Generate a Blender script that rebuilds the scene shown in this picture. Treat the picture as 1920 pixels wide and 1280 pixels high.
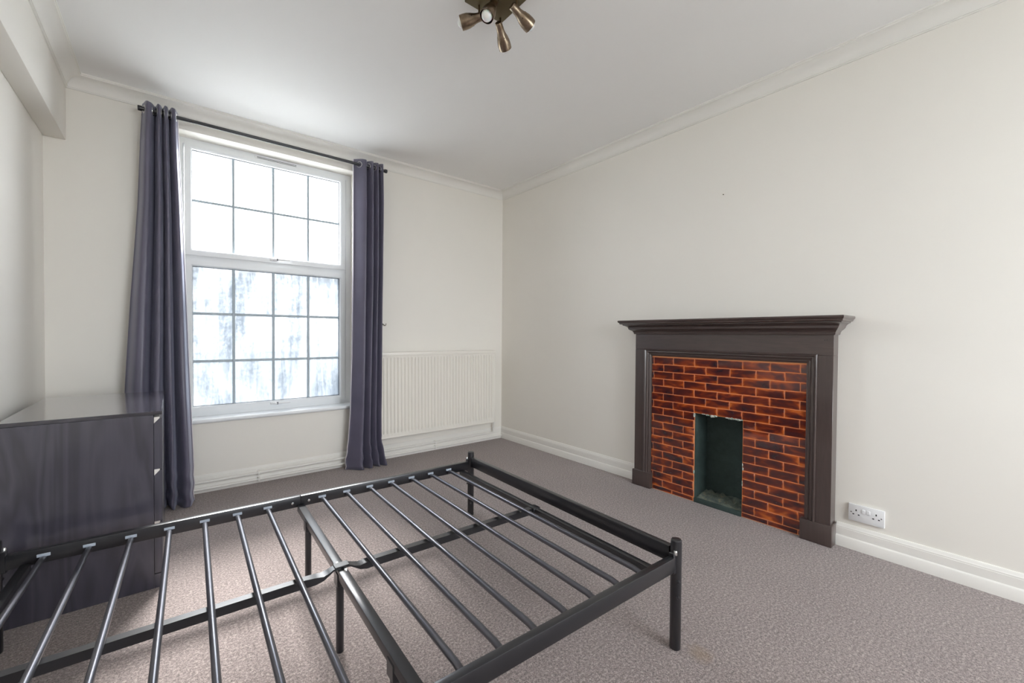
import bpy, bmesh, math, random
from mathutils import Vector, Matrix, noise
random.seed(7)
for o in list(bpy.data.objects): bpy.data.objects.remove(o, do_unlink=True)
S = bpy.context.scene
COL = S.collection
PI = math.pi

# ---------------------------------------------------------------- camera
YAW, PITCH, ROLL, FPX = math.radians(38.913), math.radians(0.896), math.radians(0.405), 793.33
CAM = Vector((0, 0, 1.10))
_F = Vector((math.sin(YAW), math.cos(YAW), 0)); _R = Vector((math.cos(YAW), -math.sin(YAW), 0)); _U = Vector((0, 0, 1))
F2 = _F * math.cos(PITCH) - _U * math.sin(PITCH); U2 = _U * math.cos(PITCH) + _F * math.sin(PITCH)
R3 = _R * math.cos(ROLL) + U2 * math.sin(ROLL); U3 = U2 * math.cos(ROLL) - _R * math.sin(ROLL)
cd = bpy.data.cameras.new('camera'); cam = bpy.data.objects.new('camera', cd); COL.objects.link(cam)
m = Matrix.Identity(4)
for i in range(3):
    m[i][0], m[i][1], m[i][2], m[i][3] = R3[i], U3[i], -F2[i], CAM[i]
cam.matrix_world = m
cd.sensor_width = 36.0; cd.lens = FPX / 1920 * 36; cd.clip_start = 0.02; cd.clip_end = 500
S.camera = cam

# ---------------------------------------------------------------- room dimensions
XR, YB, ZC = 2.765, 3.60, 2.612          # right wall, window wall, ceiling
XL, YF = -0.566, -2.00                   # left wall, wall behind the camera
BX, BZ = -0.473, 2.225                   # boxed beam on the left wall
WX0, WX1, WZ0, WZ1 = 0.03, 1.215, 0.485, 2.455   # window opening
VX0, VX1, VZ0, VZ1 = 0.75, 2.62, 0.70, 2.45      # unseen opening added behind the camera to let in light

# ---------------------------------------------------------------- sky, sun, exposure
SKY = 6.0
w = bpy.data.worlds.new('overcast_sky'); S.world = w; w.use_nodes = True
bg = w.node_tree.nodes['Background']; bg.inputs[0].default_value = (0.93, 0.965, 1.0, 1); bg.inputs[1].default_value = SKY
def portal(name, loc, rx, sx, sz):
    l = bpy.data.lights.new(name, 'AREA'); l.shape = 'RECTANGLE'; l.size = sx; l.size_y = sz; l.cycles.is_portal = True
    o = bpy.data.objects.new(name, l); COL.objects.link(o); o.location = loc; o.rotation_euler = (rx, 0, 0)
portal('sky_portal', ((WX0 + WX1) / 2, YB + 0.27, (WZ0 + WZ1) / 2), -PI / 2, WX1 - WX0, WZ1 - WZ0)
portal('sky_portal', ((VX0 + VX1) / 2, YF - 0.27, (VZ0 + VZ1) / 2), PI / 2, VX1 - VX0, VZ1 - VZ0)
sl = bpy.data.lights.new('hazy_sun', 'SUN'); sl.energy = 10.0; sl.angle = math.radians(20); sl.color = (1.0, 0.97, 0.92)
so = bpy.data.objects.new('hazy_sun', sl); COL.objects.link(so)
so.rotation_euler = Vector((-0.24, -1.0, -1.15)).to_track_quat('-Z', 'Y').to_euler()
so.location = (1, 8, 6)
S.view_settings.view_transform = 'Standard'; S.view_settings.look = 'None'
S.view_settings.gamma = 1.0; S.view_settings.use_curve_mapping = False
S.view_settings.exposure = 1.2
S.cycles.max_bounces = 14; S.cycles.diffuse_bounces = 8

# ---------------------------------------------------------------- materials
def sc(r, g, b):
    f = lambda c: ((c / 255 + 0.055) / 1.055) ** 2.4 if c > 10 else c / 255 / 12.92
    return (f(r), f(g), f(b), 1)
class Mat:
    def __init__(s, name, color=(.8, .8, .8, 1), rough=.5, metal=0, **kw):
        s.m = bpy.data.materials.new(name); s.m.use_nodes = True; s.t = s.m.node_tree; s.n = s.t.nodes
        s.p = s.n['Principled BSDF']; s.p.inputs['Base Color'].default_value = color
        s.p.inputs['Roughness'].default_value = rough; s.p.inputs['Metallic'].default_value = metal
        for k, v in kw.items(): s.p.inputs[k.replace('_', ' ')].default_value = v
        s.tc = None
    def new(s, t, **kw):
        n = s.n.new(t)
        for k, v in kw.items():
            if k.startswith('i_'): n.inputs[k[2:].replace('_', ' ')].default_value = v
            else: setattr(n, k, v)
        return n
    def link(s, a, b): s.t.links.new(a, b)
    def coord(s, scale=(1, 1, 1), rnd=0):
        if not s.tc: s.tc = s.new('ShaderNodeTexCoord')
        mp = s.new('ShaderNodeMapping'); mp.inputs['Scale'].default_value = scale
        src = s.tc.outputs['Object']
        if rnd:
            oi = s.new('ShaderNodeObjectInfo'); mu = s.new('ShaderNodeVectorMath', operation='SCALE')
            cx = s.new('ShaderNodeCombineXYZ')
            for a, k in zip('XYZ', (1.0, 1.7, 2.3)):
                q = s.new('ShaderNodeMath', operation='MULTIPLY'); q.inputs[1].default_value = k * rnd
                s.link(oi.outputs['Random'], q.inputs[0]); s.link(q.outputs[0], cx.inputs[a])
            ad = s.new('ShaderNodeVectorMath', operation='ADD'); s.link(src, ad.inputs[0]); s.link(cx.outputs[0], ad.inputs[1]); src = ad.outputs[0]
        s.link(src, mp.inputs[0]); return mp.outputs[0]
    def noise(s, vec, scale, detail=4, rough=.5, dist=0):
        n = s.new('ShaderNodeTexNoise'); n.inputs['Scale'].default_value = scale; n.inputs['Detail'].default_value = detail
        n.inputs['Roughness'].default_value = rough; n.inputs['Distortion'].default_value = dist
        s.link(vec, n.inputs['Vector']); return n.outputs['Fac']
    def ramp(s, fac, stops):
        r = s.new('ShaderNodeValToRGB'); e = r.color_ramp.elements
        e[0].position, e[0].color = stops[0]; e[1].position, e[1].color = stops[-1]
        for p_, c_ in stops[1:-1]: q = e.new(p_); q.color = c_
        s.link(fac, r.inputs[0]); return r.outputs[0]
    def mix(s, fac, a, b, mode='MIX'):
        n = s.new('ShaderNodeMix', data_type='RGBA', blend_type=mode)
        for sock, v in ((n.inputs[0], fac), (n.inputs[6], a), (n.inputs[7], b)):
            if hasattr(v, 'is_linked'): s.link(v, sock)
            else: sock.default_value = v
        return n.outputs[2]
    def color(s, c): s.link(c, s.p.inputs['Base Color'])
    def bump(s, h, strength=.2, dist=.002):
        b = s.new('ShaderNodeBump'); b.inputs['Strength'].default_value = strength; b.inputs['Distance'].default_value = dist
        s.link(h, b.inputs['Height']); s.link(b.outputs[0], s.p.inputs['Normal'])
M = {}
def paint(name, col, rough=.6, tint=.03, bs=.08, sc_=60):
    q = Mat(name, col, rough)
    v = q.coord(); n = q.noise(v, 1.3, 3)
    c2 = tuple(max(0, c * (1 - tint)) for c in col[:3]) + (1,)
    q.color(q.ramp(n, [(.3, col), (.7, c2)])); q.bump(q.noise(v, sc_, 3), bs, .001)
    M[name] = q.m; return q
paint('wall_paint', (.86, .83, .775, 1), .62, .02, .06, 90)
paint('ceiling_paint', (.88, .872, .865, 1), .7, .015, .05, 90)
paint('trim_paint', (.86, .84, .80, 1), .42, .02, .05, 40)
paint('radiator_enamel', (.86, .825, .76, 1), .38, .02, .02, 40)
paint('window_plastic', (.84, .86, .88, 1), .3, .01, .0, 40)
paint('socket_plastic', (.80, .80, .81, 1), .3, .01, .0, 40)
M['pipe_paint'] = M['trim_paint']

q = Mat('carpet', rough=.95); v = q.coord()
n1 = q.noise(v, 105, 3, .7); n2 = q.noise(v, 230, 2, .8); n3 = q.noise(v, 2.2, 4, .6)
c = q.ramp(n1, [(.36, sc(62, 52, 52)), (.46, sc(122, 109, 108)), (.55, sc(166, 152, 150)), (.66, sc(226, 214, 206))])
c = q.mix(.40, c, q.ramp(n2, [(.38, sc(48, 40, 40)), (.62, sc(232, 218, 210))]))
c = q.mix(.15, c, q.ramp(n3, [(.35, sc(128, 116, 114)), (.65, sc(176, 165, 160))]))
dk = q.new('ShaderNodeMix', data_type='RGBA', blend_type='MULTIPLY'); dk.inputs[0].default_value = 1; dk.inputs[7].default_value = (.73, .69, .70, 1); q.link(c, dk.inputs[6])
vd = q.new('ShaderNodeVectorMath', operation='DISTANCE'); vd.inputs[1].default_value = (1.425, .715, 0); q.link(v, vd.inputs[0])
ns = q.new('ShaderNodeMath', operation='MULTIPLY_ADD'); ns.inputs[1].default_value = .05; q.link(q.noise(v, 30, 3), ns.inputs[0]); q.link(vd.outputs['Value'], ns.inputs[2])
q.color(q.mix(q.ramp(ns.outputs[0], [(.04, (.4, .4, .4, 1)), (.075, (0, 0, 0, 1))]), dk.outputs[2], sc(128, 100, 62)))
q.bump(q.mix(.5, n1, n2), .8, .006); q.p.inputs['Sheen Weight'].default_value = .25; q.p.inputs['Sheen Roughness'].default_value = .6
M['carpet'] = q.m

def wood(name, dark, lite, rough, coat, ring=(14, 14, 1.1), grain=.5):
    q = Mat(name, dark, rough); v = q.coord(ring)
    n = q.noise(v, 1.0, 3, .5, .7)
    wv = q.new('ShaderNodeMath', operation='MULTIPLY'); wv.inputs[1].default_value = 16; q.link(n, wv.inputs[0])
    fr = q.new('ShaderNodeMath', operation='PINGPONG'); fr.inputs[1].default_value = 1; q.link(wv.outputs[0], fr.inputs[0])
    fine = q.noise(q.coord((ring[0] * 14, ring[1] * 14, ring[2] * 4)), 1, 3, .6)
    c = q.ramp(fr.outputs[0], [(.1, dark), (.95, lite)])
    mid = tuple((a + b) / 2 for a, b in zip(dark, lite))
    q.color(q.mix(grain, c, q.ramp(fine, [(.35, dark), (.7, mid)])))
    q.bump(fine, .03, .0006); q.p.inputs['Coat Weight'].default_value = coat; q.p.inputs['Coat Roughness'].default_value = .12
    M[name] = q.m
wood('black_stained_oak', sc(60, 58, 68), sc(79, 77, 89), .3, .7, (6, 6, .8), .35)
wood('black_stained_oak_top', sc(50, 48, 56), sc(72, 70, 80), .14, .8, (1.2, 12, 12))
wood('mahogany_upright', sc(68, 55, 52), sc(80, 66, 62), .36, .7, (16, 16, 1.2), .6)
wood('mahogany_across', sc(68, 55, 52), sc(82, 68, 64), .36, .7, (16, 1.2, 16), .6)

q = Mat('black_metal', sc(46, 46, 50), .33, .45, Coat_Weight=.3, Coat_Roughness=.2); q.p.inputs['Specular IOR Level'].default_value = .8
q.bump(q.noise(q.coord(), 900, 2), .06, .0005); M['black_metal'] = q.m
q = Mat('slat_metal', sc(90, 90, 98), .34, .85, Coat_Weight=.5, Coat_Roughness=.16); q.p.inputs['Specular IOR Level'].default_value = .9; M['slat_metal'] = q.m
M['cap_plastic'] = Mat('cap_plastic', sc(176, 186, 200), .4).m
M['steel'] = Mat('steel', (.6, .6, .6, 1), .25, 1).m
q = Mat('brushed_bronze', sc(150, 132, 112), .3, 1.0, Anisotropic=.6); v = q.coord((1, 1, 1)); q.color(q.ramp(q.noise(v, 35, 3), [(.3, sc(128, 110, 90)), (.7, sc(166, 150, 132))])); M['brushed_bronze'] = q.m
q = Mat('plate_bronze', sc(105, 94, 72), .42, .9); M['plate_bronze'] = q.m
M['opal_bulb'] = Mat('opal_bulb', (.88, .86, .86, 1), .25, 0, Subsurface_Weight=.2).m
M['black_hole'] = Mat('black_hole', (.01, .01, .01, 1), .8).m
M['rubber'] = Mat('rubber_seal', sc(60, 62, 70), .6).m
M['lead'] = Mat('lead_strip', sc(176, 188, 196), .5, .0).m
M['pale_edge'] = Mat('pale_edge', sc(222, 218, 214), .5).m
M['brass'] = Mat('aged_brass', sc(88, 76, 56), .45, .7).m

q = Mat('curtain_satin', sc(94, 90, 112), .34); v = q.coord((1, 1, 1))
wv = q.noise(q.coord((1, 1, 1)), 700, 2); q.color(q.ramp(q.noise(v, 5, 3), [(.3, sc(87, 84, 101)), (.7, sc(96, 92, 111))]))
q.bump(q.mix(.75, wv, q.noise(q.coord((14, 14, 2.2)), 1, 4, .6)), .35, .004); q.p.inputs['Sheen Weight'].default_value = .35; q.p.inputs['Sheen Tint'].default_value = (.75, .78, 1, 1)
M['curtain_satin'] = q.m
M['lining'] = Mat('curtain_lining', sc(205, 198, 205), .7).m

# glazed tile: dark plum centre, orange bleeding through at edges and in patches
q = Mat('glazed_tile', rough=.1); v = q.coord((1, 1, 1), rnd=40)
n = q.noise(q.coord((1, 9, 22), rnd=40), 1.0, 2, .5, .4); n2 = q.noise(q.coord((1, 5, 16), rnd=23), 1, 1)
ge = q.new('ShaderNodeSeparateXYZ'); q.link(q.tc.outputs['Generated'], ge.inputs[0])
def edge(out, k):
    a = q.new('ShaderNodeMath', operation='SUBTRACT'); a.inputs[1].default_value = .5; q.link(out, a.inputs[0])
    b = q.new('ShaderNodeMath', operation='ABSOLUTE'); q.link(a.outputs[0], b.inputs[0])
    c_ = q.new('ShaderNodeMath', operation='MULTIPLY'); c_.inputs[1].default_value = 2; q.link(b.outputs[0], c_.inputs[0])
    d = q.new('ShaderNodeMath', operation='POWER'); d.inputs[1].default_value = k; q.link(c_.outputs[0], d.inputs[0]); return d.outputs[0]
mx = q.new('ShaderNodeMath', operation='MAXIMUM'); q.link(edge(ge.outputs['Y'], 14), mx.inputs[0]); q.link(edge(ge.outputs['Z'], 5), mx.inputs[1])
ml = q.new('ShaderNodeMath', operation='MULTIPLY_ADD'); q.link(mx.outputs[0], ml.inputs[0]); ml.inputs[1].default_value = .30; q.link(n, ml.inputs[2])
sb = q.new('ShaderNodeMath', operation='MULTIPLY_ADD'); q.link(n2, sb.inputs[0]); sb.inputs[1].default_value = .35; q.link(ml.outputs[0], sb.inputs[2])
q.color(q.ramp(sb.outputs[0], [(.50, sc(58, 30, 34)), (.70, sc(92, 36, 28)), (.84, sc(140, 56, 26)), (1.0, sc(206, 104, 40))]))
q.p.inputs['Coat Weight'].default_value = .8; q.p.inputs['Coat Roughness'].default_value = .06
q.bump(q.noise(q.coord((1, 1, 1), rnd=40), 26, 2), .12, .003); M['glazed_tile'] = q.m
q = Mat('orange_grout', sc(224, 148, 98), .7); q.bump(q.noise(q.coord(), 300, 3), .2, .001); M['grout'] = q.m
q = Mat('firebox_paint', sc(52, 66, 63), .75); v = q.coord(); q.color(q.ramp(q.noise(v, 9, 5, .7), [(.35, sc(44, 58, 56)), (.7, sc(62, 78, 74))])); q.bump(q.noise(v, 60, 4), .4, .004); M['firebox'] = q.m
q = Mat('hearth_dust', sc(90, 98, 92), .9); v = q.coord(); q.color(q.ramp(q.noise(v, 26, 5, .7), [(.3, sc(66, 80, 80)), (.55, sc(110, 118, 108)), (.75, sc(160, 150, 120))])); q.bump(q.noise(v, 70, 5), .8, .01); M['hearth'] = q.m
q = Mat('broken_plaster', sc(190, 192, 180), .9); q.color(q.ramp(q.noise(q.coord(), 60, 3), [(.35, sc(120, 150, 135)), (.6, sc(215, 212, 205))])); M['plaster'] = q.m
q = Mat('outside_ground', sc(110, 112, 108), .9); q.color(q.ramp(q.noise(q.coord(), .2, 4), [(.3, sc(138, 140, 140)), (.7, sc(158, 160, 158))])); M['ground'] = q.m

def glass(name, haze):
    q = Mat(name); nt = q.n; nt.remove(q.p); out = nt['Material Output']
    tr = q.new('ShaderNodeBsdfTransparent'); tr.inputs[0].default_value = (.97, .98, .985, 1)
    gl = q.new('ShaderNodeBsdfGlossy'); gl.inputs['Roughness'].default_value = .02
    lw = q.new('ShaderNodeLayerWeight'); lw.inputs[0].default_value = .5
    pw = q.new('ShaderNodeMath', operation='POWER'); pw.inputs[1].default_value = 5; q.link(lw.outputs['Facing'], pw.inputs[0])
    fr = q.new('ShaderNodeMath', operation='MULTIPLY_ADD'); fr.inputs[1].default_value = .9; fr.inputs[2].default_value = .035; q.link(pw.outputs[0], fr.inputs[0])
    mx = q.new('ShaderNodeMixShader'); q.link(fr.outputs[0], mx.inputs[0]); q.link(tr.outputs[0], mx.inputs[1]); q.link(gl.outputs[0], mx.inputs[2])
    last = mx.outputs[0]
    if haze:   # condensation: water film with run marks
        v = q.coord((26, 26, 2.6)); a = q.noise(v, 1, 5, .65, .6); b = q.noise(q.coord((3.2, 3.2, 2.4)), 1, 4, .6, .3); c_ = q.noise(q.coord((60, 60, 46)), 1, 4, .7)
        f = q.mix(.5, a, b); f = q.mix(.25, f, c_)
        sp = q.new('ShaderNodeSeparateXYZ'); q.link(q.tc.outputs['Object'], sp.inputs[0])
        g = q.new('ShaderNodeMapRange'); q.link(sp.outputs['Z'], g.inputs[0]); g.inputs[1].default_value = 1.5; g.inputs[2].default_value = 1.05; g.inputs[3].default_value = 0; g.inputs[4].default_value = 1
        fac = q.ramp(f, [(.30, (.55, .55, .55, 1)), (.62, (.95, .95, .95, 1))])
        mu = q.new('ShaderNodeMath', operation='MULTIPLY'); q.link(fac, mu.inputs[0]); q.link(g.outputs[0], mu.inputs[1])
        tl = q.new('ShaderNodeBsdfTranslucent'); tl.inputs[0].default_value = (.135, .15, .168, 1)
        m2 = q.new('ShaderNodeMixShader'); q.link(mu.outputs[0], m2.inputs[0]); q.link(last, m2.inputs[1]); q.link(tl.outputs[0], m2.inputs[2]); last = m2.outputs[0]
    q.link(last, out.inputs[0]); M[name] = q.m
glass('clear_glass', False); glass('misted_glass', True)

# ---------------------------------------------------------------- mesh helpers
class MB:
    def __init__(s): s.v = []; s.f = []
    def add(s, vs, fs):
        k = len(s.v); s.v += [tuple(a) for a in vs]; s.f += [tuple(i + k for i in f) for f in fs]; return s
    def box(s, x0, x1, y0, y1, z0, z1, bev=0):
        if bev:
            bm = bmesh.new(); bmesh.ops.create_cube(bm, size=1)
            for a in bm.verts: a.co = ((x0 + x1) / 2 + a.co.x * (x1 - x0), (y0 + y1) / 2 + a.co.y * (y1 - y0), (z0 + z1) / 2 + a.co.z * (z1 - z0))
            bmesh.ops.bevel(bm, geom=bm.edges[:], offset=bev, segments=2 if bev > .0025 else 1, affect='EDGES', profile=.5)
            bm.verts.index_update(); s.add([a.co[:] for a in bm.verts], [[a.index for a in f.verts] for f in bm.faces]); bm.free(); return s
        return s.add([(x, y, z) for x in (x0, x1) for y in (y0, y1) for z in (z0, z1)],
                     [(0, 1, 3, 2), (4, 6, 7, 5), (0, 4, 5, 1), (2, 3, 7, 6), (0, 2, 6, 4), (1, 5, 7, 3)])
    def rings(s, rings, closed=True, caps=True, loop=False):
        n = len(rings[0]); vs = [p for r in rings for p in r]; fs = []
        m_ = len(rings)
        for i in range(m_ if loop else m_ - 1):
            for j in range(n if closed else n - 1):
                a, b = i * n + j, i * n + (j + 1) % n; c, d = ((i + 1) % m_) * n + (j + 1) % n, ((i + 1) % m_) * n + j
                fs.append((a, b, c, d))
        if caps and closed and not loop: fs += [tuple(range(n))[::-1], tuple(range((m_ - 1) * n, m_ * n))]
        return s.add(vs, fs)
    def tube(s, pts, r, seg=12, caps=True):
        pts = [Vector(p) for p in pts]; rr = r if isinstance(r, (list, tuple)) else [r] * len(pts); rings = []; up = None
        for i, p in enumerate(pts):
            t = (pts[min(i + 1, len(pts) - 1)] - pts[max(i - 1, 0)]).normalized()
            if up is None: up = Vector((0, 0, 1)) if abs(t.z) < .9 else Vector((1, 0, 0))
            a = t.cross(up).normalized(); b = a.cross(t).normalized(); up = b
            rings.append([p + (a * math.cos(2 * PI * k / seg) + b * math.sin(2 * PI * k / seg)) * rr[i] for k in range(seg)])
        return s.rings(rings, caps=caps)
    def lathe(s, base, axis, prof, seg=20, caps=False):
        base = Vector(base); t = Vector(axis).normalized(); up = Vector((0, 0, 1)) if abs(t.z) < .9 else Vector((1, 0, 0))
        a = t.cross(up).normalized(); b = a.cross(t).normalized()
        return s.rings([[base + t * h + (a * math.cos(2 * PI * k / seg) + b * math.sin(2 * PI * k / seg)) * r for k in range(seg)] for r, h in prof], caps=caps)
    def torus(s, c, axis, R, r, seg=20, sub=8):
        c = Vector(c); t = Vector(axis).normalized(); up = Vector((0, 0, 1)) if abs(t.z) < .9 else Vector((1, 0, 0))
        a = t.cross(up).normalized(); b = a.cross(t).normalized(); rings = []
        for i in range(seg):
            d = a * math.cos(2 * PI * i / seg) + b * math.sin(2 * PI * i / seg)
            rings.append([c + d * (R + r * math.cos(2 * PI * j / sub)) + t * r * math.sin(2 * PI * j / sub) for j in range(sub)])
        return s.rings(rings, loop=True, caps=False)
    def prism(s, a, b): return s.rings([a, b])
def mesh(name, mb, mat, off=(0, 0, 0), smooth=True):
    me = bpy.data.meshes.new(name); o = Vector(off)
    me.from_pydata([tuple(Vector(p) - o) for p in mb.v], [], mb.f); me.validate()
    bm = bmesh.new(); bm.from_mesh(me); bmesh.ops.recalc_face_normals(bm, faces=bm.faces[:]); bm.to_mesh(me); bm.free()
    if smooth:
        me.shade_smooth(); me.set_sharp_from_angle(angle=math.radians(38))
    me.materials.append(M[mat]); return me
ORG = {}
def obj(name, mb, mat, parent=None, smooth=True, local=False, loc=None):
    """one mesh object; vertices are in world coordinates unless local"""
    off = Vector((0, 0, 0)) if local else (Vector(ORG[parent.name]) if parent else Vector(loc or (0, 0, 0)))
    o = bpy.data.objects.new(name, mesh(name, mb, mat, off, smooth)); COL.objects.link(o)
    if parent: o.parent = parent; ORG[o.name] = ORG.get(parent.name, (0, 0, 0))
    else:
        o.location = loc or (0, 0, 0); ORG[o.name] = tuple(loc or (0, 0, 0))
    return o
def put(name, me, parent, loc, local=False):
    o = bpy.data.objects.new(name, me); COL.objects.link(o); o.parent = parent
    o.location = Vector(loc) - (Vector((0, 0, 0)) if local else Vector(ORG[parent.name])); ORG[o.name] = ORG[parent.name]; return o
def tag(o, label, cat, group=None):
    o['label'] = label; o['category'] = cat
    if group: o['group'] = group
    return o
def thing(name, label, cat, loc, rz=0, group=None):
    e = bpy.data.objects.new(name, None); COL.objects.link(e); e.location = loc; e.rotation_euler = (0, 0, rz); e.empty_display_size = .1
    ORG[e.name] = tuple(loc); return tag(e, label, cat, group)
def struct(o): o['kind'] = 'structure'; return o
def troot(name, loc):
    e = bpy.data.objects.new(name, None); COL.objects.link(e); e.location = loc; ORG[e.name] = tuple(loc); return struct(e)

# ================================================================ STRUCTURE
T = .25
f = struct(obj('floor', MB().box(XL - T, XR + T, YF - T, YB + T, -.2, 0), 'carpet', smooth=False)); f['label'] = 'grey taupe speckled carpet covering the room'
struct(obj('ceiling', MB().box(XL - T, XR + T, YF - T, YB + T, ZC, ZC + .2), 'ceiling_paint', smooth=False))
# window wall, four blocks round the opening
b = MB(); b.box(XL, WX0, YB, YB + T, 0, ZC); b.box(WX1, XR, YB, YB + T, 0, ZC); b.box(WX0, WX1, YB, YB + T, 0, WZ0); b.box(WX0, WX1, YB, YB + T, WZ1, ZC)
struct(obj('wall_back', b, 'wall_paint', smooth=False))
OY0, OY1, OZ1 = 1.112, 1.416, .5915     # fire opening
b = MB(); b.box(XR, XR + T, YF - T, OY0, 0, ZC); b.box(XR, XR + T, OY1, YB + T, 0, ZC); b.box(XR, XR + T, OY0, OY1, OZ1, ZC)
struct(obj('wall_right', b, 'wall_paint', smooth=False))
wl = struct(obj('wall_left', MB().box(XL - T, XL, YF - T, YB + T, 0, ZC), 'wall_paint', smooth=False))
obj('beam', MB().box(XL, BX, YF, YB, BZ, ZC, .004), 'wall_paint', wl)
b = MB(); b.box(XL, VX0, YF - T, YF, 0, ZC); b.box(VX1, XR, YF - T, YF, 0, ZC); b.box(VX0, VX1, YF - T, YF, 0, VZ0); b.box(VX0, VX1, YF - T, YF, VZ1, ZC)
struct(obj('wall_front', b, 'wall_paint', smooth=False))
g = struct(obj('ground', MB().box(-120, 120, -120, 120, -3.7, -3.5), 'ground', smooth=False))

def cove():
    P = [(0, 2.531), (.007, 2.531), (.007, 2.5375), (.011, 2.5375), (.011, 2.545)]
    for k in range(9):
        a = k / 8 * PI / 2; P.append((.064 - .053 * math.cos(a), 2.545 + .051 * math.sin(a)))
    return P + [(.070, 2.596), (.070, 2.604), (.074, 2.604), (.074, ZC), (0, ZC)]
SK = [(0, .120), (.005, .120), (.008, .116), (.009, .108), (.013, .103), (.013, .097), (.0145, .096), (.0145, .058), (.0175, .056), (.021, .050), (.021, 0), (0, 0)]
def run_back(P): return [(BXc + d, YB - d, z) for d, z in P], [(XR - d, YB - d, z) for d, z in P]
n_trim = 0
def trim(name, P, ends, mat='trim_paint'):
    A, B = ends; return struct(obj(name, MB().prism(A, B), mat))
CV = cove()
trim('trim_1', CV, ([(BX + d, YB - d, z) for d, z in CV], [(XR - d, YB - d, z) for d, z in CV]))
trim('trim_2', CV, ([(XR - d, YB - d, z) for d, z in CV], [(XR - d, YF + d, z) for d, z in CV]))
trim('trim_3', CV, ([(BX + d, YB - d, z) for d, z in CV], [(BX + d, YF + d, z) for d, z in CV]))
trim('trim_4', CV, ([(BX + d, YF + d, z) for d, z in CV], [(XR - d, YF + d, z) for d, z in CV]))
trim('baseboard_back', SK, ([(XL + d, YB - d, z) for d, z in SK], [(XR - d, YB - d, z) for d, z in SK]))
trim('baseboard_right', SK, ([(XR - d, YB - d, z) for d, z in SK], [(XR - d, 1.875, z) for d, z in SK]))
trim('baseboard_right', SK, ([(XR - d, .652, z) for d, z in SK], [(XR - d, YF + d, z) for d, z in SK]))
trim('baseboard_left', SK, ([(XL + d, YB - d, z) for d, z in SK], [(XL + d, YF + d, z) for d, z in SK]))
trim('baseboard_front', SK, ([(XL + d, YF + d, z) for d, z in SK], [(XR - d, YF + d, z) for d, z in SK]))

# ---------------------------------------------------------------- main window
def frame_ring(x0, x1, z0, z1, wd, y0, y1, wb=None):
    """rectangular mitred frame with a small sloped inner bead"""
    wb = wb or wd; rings = []
    for (a, yy) in ((0, y1), (0, y0), (wd - .008, y0), (wd, y0 + .008), (wd, y1)):
        rings.append([(x0 + a, yy, z0 + a * wb / wd), (x1 - a, yy, z0 + a * wb / wd), (x1 - a, yy, z1 - a), (x0 + a, yy, z1 - a)])
    rings.append(rings[0]); return MB().rings(rings, caps=False)
win = troot('window_1', ((WX0 + WX1) / 2, YB + .15, WZ0)); win['label'] = 'white plastic window with leaded square panes between two curtains'
FY = 3.735
obj('window_frame', frame_ring(WX0, WX1, .505, WZ1, .048, FY, FY + .07), 'window_plastic', win)
obj('transom', MB().box(WX0 + .048, WX1 - .048, FY, FY + .07, 1.598, 1.655, .004), 'window_plastic', win)
obj('window_board', MB().box(WX0 + .001, WX1 - .001, YB + .0, FY + .04, .475, .505, 0), 'window_plastic', win)
# rounded nosing of the board
P = [(YB, .475)] + [(YB - .012 - .016 * math.sin(a), .490 - .015 * math.cos(a)) for a in [k / 8 * PI for k in range(9)]] + [(YB, .505)]
obj('sill_nosing', MB().prism([(WX0 - .012, y, z) for y, z in P], [(WX1 + .012, y, z) for y, z in P]), 'window_plastic', win)
xs = [.122, .367, .628, .880, 1.124]
def sash(z0, z1, zs, gmat, name):
    """sash with leaded panes; z0,z1 sash outer; zs glass line heights"""
    sw = obj(name, frame_ring(.080, 1.166, z0, z1, .042, FY - .012, FY + .055), 'window_plastic', win)
    obj('glazing_seal', frame_ring(.1195, 1.1265, zs[0] - .0025, zs[-1] + .0025, .005, FY + .010, FY + .03), 'rubber', sw)
    hw = .0085
    for i in range(4):
        for j in range(len(zs) - 1):
            a = xs[i] + (hw if i else 0); c = xs[i + 1] - (hw if i < 3 else 0); d = zs[j] + (hw if j else 0); e = zs[j + 1] - (hw if j < len(zs) - 2 else 0)
            obj('pane', MB().box(a - .003, c + .003, FY + .020, FY + .026, d - .003, e + .003), gmat, sw, smooth=False)
    for x in xs[1:-1]: obj('glazing_bar', MB().box(x - hw, x + hw, FY + .016, FY + .030, zs[0], zs[-1], .002), 'lead', sw)
    for z in zs[1:-1]:
        for i in range(4): obj('glazing_bar', MB().box(xs[i] + (hw if i else 0), xs[i + 1] - (hw if i < 3 else 0), FY + .017, FY + .029, z - hw, z + hw, .002), 'lead', sw)
    return sw
up = sash(1.645, 2.428, [1.687, 2.034, 2.386], 'clear_glass', 'upper_sash')
lo = sash(.532, 1.612, [.574, .895, 1.237, 1.570], 'misted_glass', 'lower_sash')
for sw, z in ((up, 1.668), (lo, .556)):
    h = obj('window_handle', MB().box(.600, .650, FY - .024, FY - .012, z - .009, z + .011, .003).tube([(.625, FY - .020, z), (.630, FY - .040, z)], .007, 10)
            .tube([(.628, FY - .040, z), (.66, FY - .043, z + .001), (.735, FY - .044, z + .003)], [.0075, .007, .005], 10), 'socket_plastic', sw)
    obj('handle_pivot', MB().box(.640, .652, FY - .0485, FY - .034, z - .007, z + .009, .002), 'rubber', sw)
v_ = obj('trickle_vent', MB().box(.50, .80, FY - .014, FY, 2.418, 2.442, .003), 'window_plastic', win)
for k in range(2): obj('vent_slot', MB().box(.515, .785, FY - .0148, FY - .0135, 2.4235 + .008 * k, 2.4268 + .008 * k), 'rubber', v_, smooth=False)

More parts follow.
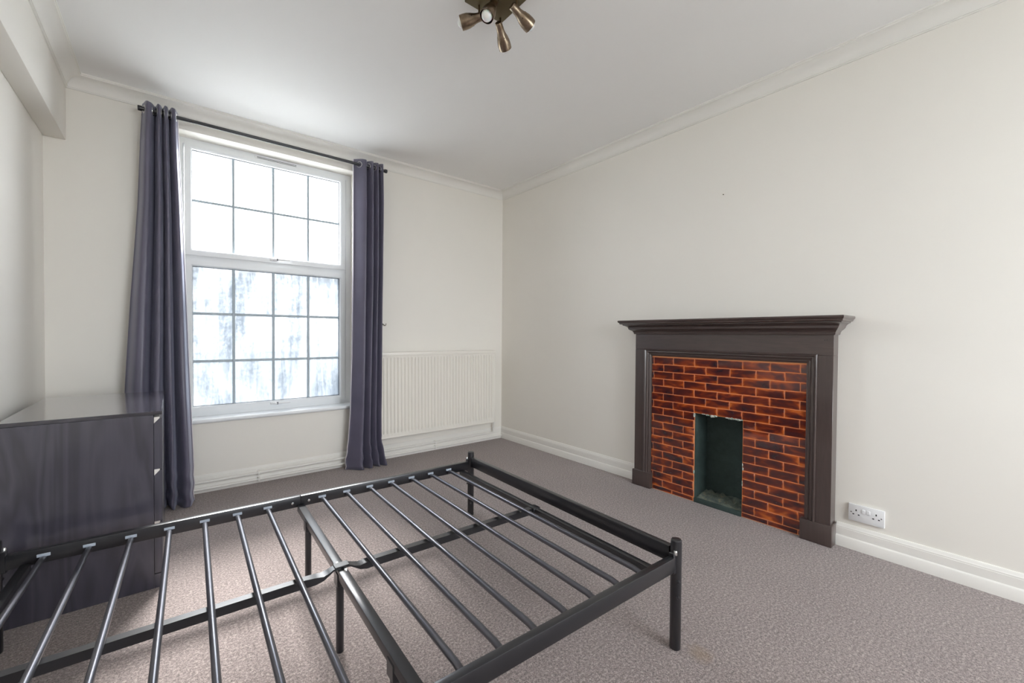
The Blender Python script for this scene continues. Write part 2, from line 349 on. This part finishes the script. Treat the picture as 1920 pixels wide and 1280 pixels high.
# unseen window added behind the camera, sized and placed to light the room
w2 = troot('added_window', ((VX0 + VX1) / 2, YF - .12, VZ0))
obj('window_frame', frame_ring(VX0, VX1, VZ0, VZ1, .06, YF - .17, YF - .10), 'window_plastic', w2)
xm = (VX0 + VX1) / 2
obj('mullion', MB().box(xm - .03, xm + .03, YF - .17, YF - .10, VZ0 + .06, VZ1 - .06, .004), 'window_plastic', w2)
for a, c in ((VX0 + .06, xm - .03), (xm + .03, VX1 - .06)): obj('pane', MB().box(a, c, YF - .14, YF - .134, VZ0 + .06, VZ1 - .06), 'clear_glass', w2, smooth=False)

# ================================================================ BED
TH = math.radians(1.7)
bed = thing('bed_frame', 'black metal double bed frame with tubular slats and no mattress', 'bed', (1.383, .784, 0), PI - TH)
# local frame: X = along the bed to the head (s), Y = -across ; so v -> -v
def B(s, v, z): return (s, -v, z)
class BB(MB):
    def bbox(s_, s0, s1, v0, v1, z0, z1, bev=0): return s_.box(s0, s1, -v1, -v0, z0, z1, bev)
def bobj(n, mb, mat='black_metal', par=None): return obj(n, mb, mat, par or bed, local=True)
LEN, WID = 1.895, 1.372
for s in (0, LEN):
    for v in (0, WID):
        lg = bobj('leg', BB().lathe(B(s, v, 0), (0, 0, 1), [(0, 0), (.0175, 0), (.019, .002), (.019, .379), (.0185, .383), (.016, .385), (0, .385)], 20))
        bobj('post_cap', BB().lathe(B(s, v, .3835), (0, 0, 1), [(.0165, 0), (.016, .0025), (.008, .0035), (0, .0035)], 16), 'black_metal', lg)
        dv = .0 if v == 0 else 0
        sd = 1 if v == 0 else -1; ss = 1 if s == 0 else -1
        for z in (.245, .190): bobj('bolt', BB().lathe(B(s + .012 * ss, v - .0155 * sd, z), (.6 * ss, .8 * sd, 0), [(.006, -.004), (.006, .004), (.004, .0065), (0, .007)], 10), 'black_metal', lg)
        bobj('bracket', BB().bbox(min(s + .012 * ss, s + .030 * ss), max(s + .012 * ss, s + .030 * ss), v - .010, v + .010, .272, .345, .002), 'black_metal', lg)
        bobj('bolt', BB().lathe(B(s + .021 * ss, v - .010 * sd, .352), (0, 0, 1), [(.0065, -.012), (.0065, 0), (.0045, .003), (0, .004)], 10), 'steel', lg)
for v in (0, WID):
    r = bobj('side_rail', BB().bbox(.026, LEN / 2, v - .0125, v + .0125, .281, .332, .003)); 
    r = bobj('side_rail', BB().bbox(LEN / 2 + .0005, LEN - .026, v - .0125, v + .0125, .281, .332, .003))
    k = 1 if v == 0 else -1
    for s in (LEN / 2 - .035, LEN / 2 + .035): bobj('bolt', BB().lathe(B(s, v + .012 * k, .304), (0, -k, 0), [(.007, 0), (.006, .003), (0, .004)], 12), 'steel')
for s in (0, LEN): bobj('end_rail', BB().bbox(s - .0125, s + .0125, .020, WID - .020, .300, .357, .003))
for i in range(15):
    if i == 7: continue
    s = .160 + .1155 * i if i < 7 else .160 + .1155 * 6 + .231 + .1155 * (i - 8)
    zf, zn, r = .304, .309, .0095
    sl_ = bobj('slat', BB().tube([B(s, .013, zn - .012), B(s, .030, zn - .004), B(s, .06, zn), B(s, WID - .06, zf), B(s, WID - .032, zf - .003), B(s, WID - .013, zf - .008)], [r, r, r, r, r, r * 1.05], 14), 'slat_metal')
    bobj('slat_cap', BB().bbox(s - .017, s + .017, WID - .0155, WID - .012, zf + .000, zf + .011, .001), 'cap_plastic', sl_)
    bobj('slat_cap', BB().bbox(s - .017, s + .017, .012, .0155, zn + .000, zn + .011, .001), 'cap_plastic', sl_)
CS = LEN / 2
xb = bobj('cross_beam', BB().bbox(CS - .0155, CS + .0155, .013, WID - .013, .262, .293, .003))
for v in (.19, WID / 2, WID - .19):
    bobj('leg', BB().lathe(B(CS + .004, v, 0), (0, 0, 1), [(0, 0), (.012, 0), (.013, .002), (.013, .262), (0, .262)], 16))
    bobj('leg_bracket', BB().bbox(CS - .0185, CS + .0185, v - .022, v + .022, .235, .282, .002))
for s in (.075, LEN - .075):
    bobj('end_beam', BB().bbox(s - .0135, s + .0135, .013, WID - .013, .262, .291, .003))
    sg = 1 if s < 1 else -1
    bobj('joint_clamp', BB().bbox(s - .020, s + .020, WID / 2 - .022, WID / 2 + .022, .256, .2945, .004))
    bobj('bolt', BB().lathe(B(s + .021 * sg, WID / 2 + .004, .282), (sg, 0, .3), [(.008, -.002), (.008, .006), (.006, .008), (0, .008)], 12), 'steel')
def rect_ring(s, z, hw, hh, v=WID / 2): return [B(s, v - hw, z - hh), B(s, v + hw, z - hh), B(s, v + hw, z + hh), B(s, v - hw, z + hh)]
for (s0, s1, sg) in ((.098, CS, 1), (LEN - .098, CS, -1)):
    prof = [(s0, .279, .0135, .0135), (s1 - .115 * sg, .279, .0135, .0135), (s1 - .085 * sg, .278, .0155, .012), (s1 - .060 * sg, .280, .0175, .007), (s1 - .042 * sg, .288, .0165, .004), (s1 - .028 * sg, .2955, .0145, .003), (s1 - .004 * sg, .2965, .0135, .003)]
    bobj('centre_beam', BB().rings([rect_ring(*q) for q in prof]))
bobj('joint_clamp', BB().bbox(CS - .024, CS + .024, WID / 2 - .017, WID / 2 + .017, .2995, .3035, .0015), 'black_metal')
for ds in (-.034, .034): bobj('bolt', BB().lathe(B(CS + ds * .2, WID / 2 + ds * .9, .292), (0, 0, 1), [(.007, 0), (.0065, .004), (.0045, .006), (0, .006)], 12), 'steel')

# ================================================================ CHEST OF DRAWERS
CX0, CX1, CY0, CY1, CZ = -.499, -.030, 2.362, 3.172, .762
ch = thing('chest_of_drawers', 'black stained oak veneer chest of three drawers beside the left wall', 'chest', ((CX0 + CX1) / 2, (CY0 + CY1) / 2, 0))
XF = -.058   # front edge of the carcass
obj('side_panel', MB().box(CX0, XF, CY0, CY0 + .022, 0, .7465, .001), 'black_stained_oak', ch)
obj('side_panel', MB().box(CX0, XF, CY1 - .022, CY1, 0, .7465, .001), 'black_stained_oak', ch)
obj('back_panel', MB().box(CX0 + .004, CX0 + .010, CY0 + .022, CY1 - .022, .02, .7465), 'black_stained_oak', ch, smooth=False)
obj('top_panel', MB().box(CX0, CX1, CY0, CY1, .7467, CZ, .0012), 'black_stained_oak_top', ch)
obj('plinth', MB().box(XF - .02, CX1 - .002, CY0 + .001, CY1 - .001, 0, .060, .001), 'black_stained_oak', ch)
for z0, z1 in ((.064, .262), (.288, .487), (.513, .711)):
    P = [(CX1, z0), (CX1, z1 + .022), (CX1 - .007, z1 + .021), (XF + .0015, z1), (XF + .0015, z0)]
    d = obj('drawer_front', MB().prism([(x, CY0 + .001, z) for x, z in P], [(x, CY1 - .001, z) for x, z in P]), 'black_stained_oak', ch)
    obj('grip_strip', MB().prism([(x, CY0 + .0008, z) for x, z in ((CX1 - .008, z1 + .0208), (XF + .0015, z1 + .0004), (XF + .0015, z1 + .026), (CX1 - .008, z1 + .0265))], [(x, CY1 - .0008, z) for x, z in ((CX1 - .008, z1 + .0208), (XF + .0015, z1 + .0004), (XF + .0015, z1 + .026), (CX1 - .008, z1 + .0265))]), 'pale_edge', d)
    obj('drawer_box', MB().box(CX0 + .03, XF + .001, CY0 + .035, CY0 + .048, z0 + .02, z1 - .03).box(CX0 + .03, XF + .001, CY1 - .048, CY1 - .035, z0 + .02, z1 - .03)
        .box(CX0 + .03, CX0 + .042, CY0 + .048, CY1 - .048, z0 + .02, z1 - .03).box(CX0 + .03, XF + .001, CY0 + .048, CY1 - .048, z0 + .02, z0 + .03), 'black_stained_oak', d, smooth=False)

# ================================================================ CURTAINS AND ROD
RY, RZ = 3.485, 2.478
rod = thing('curtain_rod', 'thin black metal curtain rod fixed above the window', 'curtain rod', (.64, RY, RZ))
obj('pole', MB().tube([(-.135, RY, RZ), (1.42, RY, RZ)], .0115, 16), 'black_metal', rod)
for x in (-.141, 1.426): obj('finial', MB().lathe((x - .010, RY, RZ), (1, 0, 0), [(0, 0), (.014, 0), (.0155, .002), (.0155, .018), (.014, .020), (0, .020)], 16), 'black_metal', rod)
for x in (-.118, 1.407):
    bk = obj('bracket', MB().tube([(x, YB - .001, RZ + .004), (x, RY + .012, RZ + .004), (x, RY, RZ - .012)], .005, 8), 'black_metal', rod)
    obj('bracket_plate', MB().lathe((x, YB, RZ + .004), (0, -1, 0), [(0, 0), (.020, 0), (.020, .004), (0, .005)], 16), 'black_metal', bk)
def lerp_keys(keys, z):
    for a, c in zip(keys, keys[1:]):
        if z <= a[0] and z >= c[0]:
            t = (a[0] - z) / (a[0] - c[0]); t = t * t * (3 - 2 * t) if False else t
            return [p * (1 - t) + q_ * t for p, q_ in zip(a[1:], c[1:])]
    return list(keys[-1][1:]) if z < keys[-1][0] else list(keys[0][1:])
def curtain(name, label, keys, nf, pw, sk, seed, cuts, edge_right):
    """keys: (z, x_left, x_right, y_mid, amplitude); cuts: fold borders in 0..1"""
    zt, zb = keys[0][0], keys[-1][0]; nu, nz = 150, 90
    def P(u, z):
        xl, xr, ym, am = lerp_keys(keys, z)
        # uneven folds: map u through the cut list so that folds have different widths
        k = min(int(u * nf), nf - 1); lu = u * nf - k; x_ = cuts[k] * (1 - lu) + cuts[k + 1] * lu
        wob = noise.noise(Vector((u * 5 + seed, z * .9, seed))) ; wob2 = noise.noise(Vector((u * 13 + seed, z * 2.2, 3.1)))
        depth = (zt - z) / (zt - zb)
        c0 = math.cos(2 * PI * lu); s_ = 2 * ((c0 + 1) / 2) ** pw - 1
        lu2 = lu + sk * (1 - c0) / 2; x_ = cuts[k] + (cuts[k + 1] - cuts[k]) * lu2
        y = ym + am * s_ * (1 + .25 * wob) + .010 * wob * depth + .004 * wob2 * depth
        x = xl + (xr - xl) * x_ + .010 * wob * depth
        if z < zb + .30:
            c_ = (zb + .30 - z) / .30; y += .006 * c_ * math.sin(z * 70 + u * 9 + seed) ; x += .005 * c_ * math.sin(z * 55 + u * 14)
        zz = z
        if depth < .03: zz += .005 * math.sin(2 * PI * lu + 1) * (1 - depth / .03)
        return (x, min(y, YB - .015), zz)
    root = thing(name, label, 'curtain', ((keys[-1][1] + keys[-1][2]) / 2, keys[-1][3], 0), group=None)
    zs = [zt + (zb - zt) * i / nz for i in range(nz + 1)]
    fb = MB().rings([[P(j / nu, z) for j in range(nu + 1)] for z in zs], closed=False)
    cl = obj('cloth', fb, 'curtain_satin', root)
    md = cl.modifiers.new('thickness', 'SOLIDIFY'); md.thickness = .0022; md.offset = 0
    ue = 1.0 if edge_right else 0.0; d = .004 if edge_right else -.004
    e1 = [P(ue, z) for z in zs]; e2 = [(a[0] + d, a[1] + .012, a[2]) for a in e1]
    ed = obj('hem_edge', MB().rings([[a, c_] for a, c_ in zip(e1, e2)], closed=False), 'lining', root)
    md = ed.modifiers.new('thickness', 'SOLIDIFY'); md.thickness = .0015; md.offset = 0
    # eyelet rings where the cloth crosses the rod line
    last = None; N = 600
    for j in range(N + 1):
        p = P(j / N, RZ); s_ = p[1] - RY
        if last is not None and (s_ > 0) != (last[1] > 0):
            q0 = P(max(0, (j - 4) / N), RZ); q1 = P(min(1, (j + 4) / N), RZ); t = Vector((q1[0] - q0[0], q1[1] - q0[1], 0)).normalized(); nrm = Vector((t.y, -t.x, 0))
            obj('eyelet', MB().torus((p[0], RY, RZ), nrm, .0225, .0040, 22, 8), 'steel', root)
        last = (p[0], s_)
    return root
curtain('curtain', 'slate grey satin eyelet curtain hanging behind the black chest of drawers',
        [(2.520, -.130, .040, RY, .036), (2.30, -.142, .046, 3.480, .038), (1.9, -.155, .062, 3.475, .040), (1.3, -.190, .083, 3.465, .043), (.75, -.215, .098, 3.440, .048), (.3, -.225, .112, 3.405, .052), (.10, -.220, .114, 3.39, .052), (.003, -.215, .112, 3.385, .050)],
        4, 1.9, .06, 3.7, [0, .37, .58, .76, 1.0], True)
curtain('curtain', 'slate grey satin eyelet curtain hanging between the window and the radiator',
        [(2.520, 1.175, 1.400, RY, .036), (2.2, 1.172, 1.402, 3.478, .038), (1.6, 1.168, 1.395, 3.468, .038), (.9, 1.155, 1.380, 3.455, .036), (.45, 1.140, 1.372, 3.448, .036), (.22, 1.125, 1.375, 3.448, .038), (.08, 1.108, 1.405, 3.445, .042), (.003, 1.102, 1.418, 3.440, .044)],
        4, 1.2, .34, 9.2, [-.02, .37, .60, .80, .97], False)

# ================================================================ RADIATOR AND PIPES
RX0, RX1, RZ0, RZ1, RYF = 1.389, 2.613, .195, .941, 3.502
rad = thing('radiator', 'cream ribbed panel radiator mounted under the wall next to the window', 'radiator', ((RX0 + RX1) / 2, 3.56, RZ0))
prof = []; n = 36; x0, x1 = RX0 + .022, RX1 - .020; pit = (x1 - x0) / n
for k in range(n):
    a = x0 + k * pit
    for t, dd in ((0, .011), (.14, .011), (.32, .0), (.68, .0), (.86, .011)): prof.append((a + pit * t, RYF + dd))
prof.append((x1, RYF + .007)); prof = [(RX0 + .006, RYF + .002), (x0 - .006, RYF + .002)] + prof + [(x1 + .006, RYF + .002), (RX1 - .006, RYF + .002)]
zs = [(RZ0 + .012, 0), (RZ0 + .040, 0), (RZ0 + .055, 1), (RZ1 - .060, 1), (RZ1 - .046, 0), (RZ1 - .032, 0)]
rows = [[(x, (RYF + .002) * (1 - k) + y * k, z) for x, y in prof] for z, k in zs]
obj('front_panel', MB().rings(rows, closed=False), 'radiator_enamel', rad)
obj('top_cover', MB().box(RX0, RX1, RYF - .002, 3.572, RZ1 - .032, RZ1, .004), 'radiator_enamel', rad)
for a in (RX0, RX1 - .007): obj('side_cover', MB().box(a, a + .007, RYF - .001, 3.572, RZ0 + .003, RZ1 - .034, .002), 'radiator_enamel', rad)
obj('bottom_rail', MB().box(RX0 + .007, RX1 - .007, RYF + .001, RYF + .018, RZ0, RZ0 + .013, .003), 'radiator_enamel', rad)
obj('back_panel', MB().box(RX0 + .01, RX1 - .01, 3.560, 3.570, RZ0 + .01, RZ1 - .034, .002), 'radiator_enamel', rad)
for x in (RX0 + .2, RX1 - .2): obj('bracket', MB().box(x - .015, x + .015, 3.570, YB, RZ0 + .05, RZ1 - .1, .001), 'radiator_enamel', rad)
vx = RX1 + .014
val = obj('valve', MB().lathe((vx, 3.545, .205), (0, 0, 1), [(0, 0), (.009, 0), (.009, .012), (.011, .014), (.011, .034), (.008, .036), (.0075, .055), (0, .056)], 14).tube([(vx, 3.545, .226), (RX1 - .004, 3.545, .226)], .007, 10), 'brass', rad)
obj('valve_cap', MB().lathe((vx, 3.545, .250), (0, 0, 1), [(.009, 0), (.0095, .004), (.008, .024), (0, .025)], 14), 'radiator_enamel', val)
PY = 3.563
pu = thing('heating_pipe', 'upper cream painted heating pipe along the skirting with a riser to the radiator valve', 'pipe', (1.1, PY, .080))
obj('pipe', MB().tube([(-.54, PY, .076), (vx - .012, PY, .079), (vx - .003, PY, .083), (vx, PY - .002, .095), (vx, PY - .012, .14), (vx, 3.545, .206)], .0095, 12), 'trim_paint', pu)
pl = thing('heating_pipe', 'lower cream painted heating pipe lying just above the carpet along the skirting', 'pipe', (1.1, PY, .032))
obj('pipe', MB().tube([(-.54, PY - .004, .030), (2.735, PY - .004, .034)], .0095, 12), 'trim_paint', pl)
for x in (.50, 1.95):
    obj('pipe_clip', MB().box(x - .007, x + .007, PY - .012, YB - .012, .064, .090, .002), 'trim_paint', pu)
    obj('pipe_clip', MB().box(x - .007, x + .007, PY - .016, YB - .018, .019, .0455, .002), 'trim_paint', pl)

# small hook on the wall beside the right curtain
hk = thing('wall_hook', 'tiny dark metal hook screwed into the wall above the radiator', 'hook', (1.447, YB, 1.19))
obj('hook_wire', MB().tube([(1.447, YB, 1.185), (1.447, YB - .016, 1.185), (1.449, YB - .022, 1.180), (1.455, YB - .024, 1.172), (1.464, YB - .024, 1.173), (1.468, YB - .024, 1.182), (1.468, YB - .024, 1.192)], .0024, 8), 'brass', hk)
obj('screw_plate', MB().lathe((1.447, YB, 1.185), (0, -1, 0), [(0, 0), (.006, 0), (.006, .003), (0, .004)], 12), 'brass', hk)

NY, NZ = 1.274, 2.008
nl = thing('picture_nail', 'tiny nail stub in the bare wall above the fireplace', 'nail', (XR, NY, NZ))
obj('nail_shank', MB().lathe((XR, NY, NZ), (-1, 0, 0), [(0, 0), (.0018, 0), (.0018, .006), (0, .006)], 8), 'brass', nl)
obj('nail_head', MB().lathe((XR - .006, NY, NZ), (-1, 0, 0), [(0, 0), (.0034, 0), (.0034, .0015), (0, .002)], 10), 'brass', nl)

# ================================================================ FIREPLACE
fp = thing('fireplace', 'dark mahogany fire surround with glazed brown brick tiles on the right wall', 'fireplace', (XR - .06, 1.2625, 0))
Y0, Y1 = .661, 1.866; YC = (Y0 + Y1) / 2; SX = 2.686    # surround face
IY0, IY1, IZ1 = .783, 1.737, .957                        # inner opening of the frame
MY0, MY1, MZ1 = .730, 1.790, 1.008                       # outer edge of the inner moulding
TX = 2.706                                               # tile face
def mantel_ring(prof):
    """profile (projection from wall, y overhang, z) swept round front and two ends"""
    return [[(XR, Y0 - e, z), (XR - p_, Y0 - e, z), (XR - p_, Y1 + e, z), (XR, Y1 + e, z)] for p_, e, z in prof]
D = XR - SX
pr = [(D + .000, .000, 1.112), (D + .010, .006, 1.112), (D + .013, .009, 1.118), (D + .013, .009, 1.124), (D + .017, .011, 1.126), (D + .020, .014, 1.133)]
for k in range(7):
    a = k / 6; pr.append((D + .024 + .055 * a + .010 * math.sin(2 * PI * a), .017 + .028 * a + .003 * math.sin(2 * PI * a), 1.136 + .036 * a))
pr += [(D + .088, .050, 1.174), (D + .092, .052, 1.176), (D + .092, .052, 1.181)]
obj('mantel_moulding', MB().rings(mantel_ring(pr)), 'mahogany_across', fp)
pr = [(.176, .054, 1.1812), (.190, .060, 1.1825), (.195, .063, 1.187), (.195, .063, 1.191), (.201, .066, 1.194), (.206, .069, 1.198), (.208, .070, 1.203), (.206, .069, 1.208), (.203, .067, 1.210)]
obj('mantel_shelf', MB().rings(mantel_ring(pr)), 'mahogany_across', fp)
obj('frieze', MB().box(SX, XR, Y0, Y1, MZ1 - .004, 1.112, .001), 'mahogany_across', fp)
for a, c in ((Y0, MY0 + .004), (MY1 - .004, Y1)):
    obj('pilaster', MB().box(SX, XR, a, c, .112, MZ1 - .0045, .001), 'mahogany_upright', fp)
for a, c in ((.652, .797), (1.726, 1.875)):
    obj('plinth', MB().box(2.672, XR, a, c, 0, .112, .003), 'mahogany_upright', fp)
# stepped inner moulding: three mitred runs sharing a profile (inward distance t, x)
mp = [(0, SX + .002), (0, SX - .009), (.004, SX - .012), (.010, SX - .011), (.013, SX - .006), (.016, SX - .002), (.022, SX - .004), (.028, SX + .0), (.032, SX + .006), (.036, SX + .003), (.042, SX + .004), (.047, SX + .010), (.053, SX + .012), (.053, TX + .006), (0, TX + .006)]
sy = (MY1 - IY1) / .053; sy0 = (IY0 - MY0) / .053; sz = (MZ1 - IZ1) / .053
obj('inner_moulding', MB().prism([(x, MY0 + t * sy0, MZ1 - t * sz) for t, x in mp], [(x, MY1 - t * sy, MZ1 - t * sz) for t, x in mp]), 'mahogany_across', fp)
obj('inner_moulding', MB().prism([(x, MY0 + t * sy0, .112) for t, x in mp], [(x, MY0 + t * sy0, MZ1 - t * sz) for t, x in mp]), 'mahogany_upright', fp)
obj('inner_moulding', MB().prism([(x, MY1 - t * sy, .112) for t, x in mp], [(x, MY1 - t * sy, MZ1 - t * sz) for t, x in mp]), 'mahogany_upright', fp)
# grout bed behind the tiles (ring round the fire opening)
gb = MB(); gx0, gx1 = TX + .0022, XR
gb.box(gx0, gx1, IY0 - .006, OY0, 0, IZ1 + .004).box(gx0, gx1, OY1, IY1 + .006, 0, IZ1 + .004).box(gx0, gx1, OY0, OY1, OZ1, IZ1 + .004)
bed_g = obj('grout', gb, 'grout', fp, smooth=False)
# tiles: running bond, rows from the top
cache = {}
def tile(y0, y1, z0, z1):
    j = .0017; wy, hz = round(y1 - y0 - 2 * j, 4), round(z1 - z0 - 2 * j, 4)
    if wy < .012 or hz < .008: return
    k = (wy, hz)
    if k not in cache: cache[k] = mesh('tile', MB().box(-.004, .004, -wy / 2, wy / 2, -hz / 2, hz / 2, .0016), 'glazed_tile')
    o = put('tile', cache[k], fp, (TX + .004 - .0006 * random.random(), (y0 + y1) / 2, (z0 + z1) / 2)); o.rotation_euler = (0, random.uniform(-.012, .012), random.uniform(-.006, .006))
JA = [1.7250 - .1518 * k for k in range(-1, 8)]; JB = [1.7985 - .1515 * k for k in range(0, 8)]
PZ = .0511
zt = .898 + PZ; r = 0
while zt > .004:
    zb = max(zt - PZ, .002); J = JA if r % 2 == 0 else JB
    for a, c in zip(J, J[1:]):
        y1, y0 = min(a, IY1 + .004), max(c, IY0 - .004)
        if y1 <= y0: continue
        if zb < OZ1 - .01:
            segs = [(max(y0, OY1), y1), (y0, min(y1, OY0))]
        else: segs = [(y0, y1)]
        for s0, s1 in segs:
            if s1 - s0 > .012: tile(s0, s1, zb, min(zt, IZ1))
    zt -= PZ; r += 1
# firebox
FD = 2.872; th = .02
fb = obj('firebox', MB().box(gx0 + .004, FD, OY0 - .0, OY0 + .004, 0, OZ1).box(gx0 + .004, FD, OY1 - .004, OY1, 0, OZ1).box(FD, FD + th, OY0, OY1, 0, OZ1).box(gx0 + .004, FD, OY0 + .004, OY1 - .004, OZ1 - .004, OZ1), 'firebox', fp, smooth=False)
hb = MB(); n = 14; rows = []
for i in range(n + 1):
    x = 2.722 + (FD - 2.722) * i / n; rows.append([(x, OY0 + .004 + (OY1 - OY0 - .008) * j / 24, .026 + .016 * noise.noise(Vector((x * 22, j * .5, 1))) * (1 if i else .2) + .020 * (i / n)) for j in range(25)])
hb.rings(rows, closed=False)
obj('hearth_rubble', hb, 'hearth', fp)
obj('hearth_kerb', MB().box(2.700, 2.724, OY0 + .002, OY1 - .002, 0, .028, .003), 'firebox', fp)
# broken plaster edges round the opening
def crumb(name, pts):
    bb = MB()
    for (y, z, ry, rz) in pts:
        rings = []; n_ = 7
        for xx, k in ((TX - .003, .6), (TX + .003, 1.0), (TX + .014, .9)):
            rings.append([(xx, y + ry * k * math.cos(2 * PI * i / n_) * (1 + .25 * math.sin(i * 5.3 + y * 90)), z + rz * k * math.sin(2 * PI * i / n_) * (1 + .25 * math.cos(i * 3.7 + z * 70))) for i in range(n_)])
        bb.rings(rings)
    return obj(name, bb, 'plaster', fp)
crumb('broken_plaster', [(1.330, .589, .012, .007), (1.300, .586, .017, .011), (1.278, .590, .012, .008), (1.355, .591, .014, .005)])
crumb('broken_plaster', [(1.205 - .014 * k, .590 - .0015 * (k % 2), .011, .005 + .002 * (k % 3)) for k in range(7)])
crumb('broken_plaster', [(1.419, .575, .006, .018)])
crumb('broken_plaster', [(1.417, .198, .004, .013)])
crumb('broken_plaster', [(1.110, .318, .004, .014), (1.108, .296, .005, .012)])
crumb('broken_plaster', [(1.111, .205, .003, .020)])
for y, z in ((.875, 1.086), (.700, 1.084), (.690, 1.085)):
    if y < .71: obj('screw_hole', MB().lathe((SX + .0005, y, z), (-1, 0, 0), [(.0022, 0), (.0022, .0008), (0, .0009)], 8), 'black_hole', fp)

# ================================================================ DOUBLE SOCKET
sk = thing('wall_socket', 'white double switched power socket above the skirting beside the fireplace', 'socket', (XR, .5295, .193))
py0, py1, pz0, pz1 = .4575, .6015, .150, .236
fx = XR - .014
obj('faceplate', MB().box(fx, XR, py0, py1, pz0, pz1, .003), 'socket_plastic', sk)
pc = (py0 + py1) / 2
for s in (-1, 1):
    obj('rocker_switch', MB().box(fx - .004, fx + .002, pc + s * .0095 - .007, pc + s * .0095 + .007, .199, .219, .002), 'socket_plastic', sk)
    ce = pc + s * .040
    obj('earth_slot', MB().box(fx - .0006, fx + .002, ce - .0024, ce + .0024, .203, .212), 'black_hole', sk, smooth=False)
    for d in (-.011, .011): obj('pin_slot', MB().box(fx - .0006, fx + .002, ce + d - .0036, ce + d + .0036, .1835, .1885), 'black_hole', sk, smooth=False)
    obj('screw', MB().lathe((fx + .0005, pc + s * .0603, .195), (-1, 0, 0), [(.0035, 0), (.0033, .0012), (0, .0014)], 12), 'steel', sk)

# ================================================================ CEILING SPOTLIGHT
px0, px1, qy0, qy1 = 1.030, 1.238, 1.428, 1.632
lt = thing('ceiling_spotlight', 'brushed bronze square ceiling light with four adjustable spot shades', 'ceiling light', ((px0 + px1) / 2, (qy0 + qy1) / 2, ZC))
obj('ceiling_plate', MB().box(px0, px1, qy0, qy1, 2.586, ZC, .004), 'plate_bronze', lt)
SP = [((1.212, 1.606), (.62, .40), -.42, .0), ((1.200, 1.470), (.80, -.02), -.32, 0), ((1.092, 1.606), (-.60, .56), -.22, 0), ((1.098, 1.508), (-.34, -.08), -.62, 0)]
for (sx_, sy_), (dx, dy), dz, _ in SP:
    st = obj('stem', MB().tube([(sx_, sy_, 2.588), (sx_, sy_, 2.545)], .0045, 10).lathe((sx_, sy_, 2.540), (0, 0, 1), [(0, -.004), (.007, -.002), (.007, .006), (0, .008)], 12), 'brushed_bronze', lt)
    ax = Vector((dx, dy, dz)).normalized(); base = Vector((sx_, sy_, 2.534)) - ax * .030
    pf = [(0, 0), (.0150, 0), (.0165, .003), (.0172, .02), (.0178, .036), (.0200, .048), (.0255, .064), (.0300, .082), (.0312, .100), (.0305, .116)]
    sh = obj('spot_shade', MB().lathe(base, ax, pf + [(.0290, .116), (.0298, .100), (.0285, .082), (.0240, .064), (.0185, .050), (0, .046)], 28), 'brushed_bronze', lt)
    obj('bulb', MB().lathe(base, ax, [(0, .047), (.012, .048), (.014, .060), (.021, .080), (.0245, .098), (.0240, .112), (.0195, .123), (.0105, .130), (0, .132)], 24), 'opal_bulb', sh)
    side = ax.cross(Vector((0, 0, 1))).normalized(); up_ = side.cross(ax).normalized()
    for a in (-.9, .9, PI):
        dr = side * math.cos(a) - up_ * math.sin(a) if a < 3 else -side
        obj('vent_hole', MB().lathe(base + ax * .062 + dr * .0242, dr - ax * .3, [(.0022, 0), (.0022, .0012), (0, .0013)], 8), 'black_hole', sh)
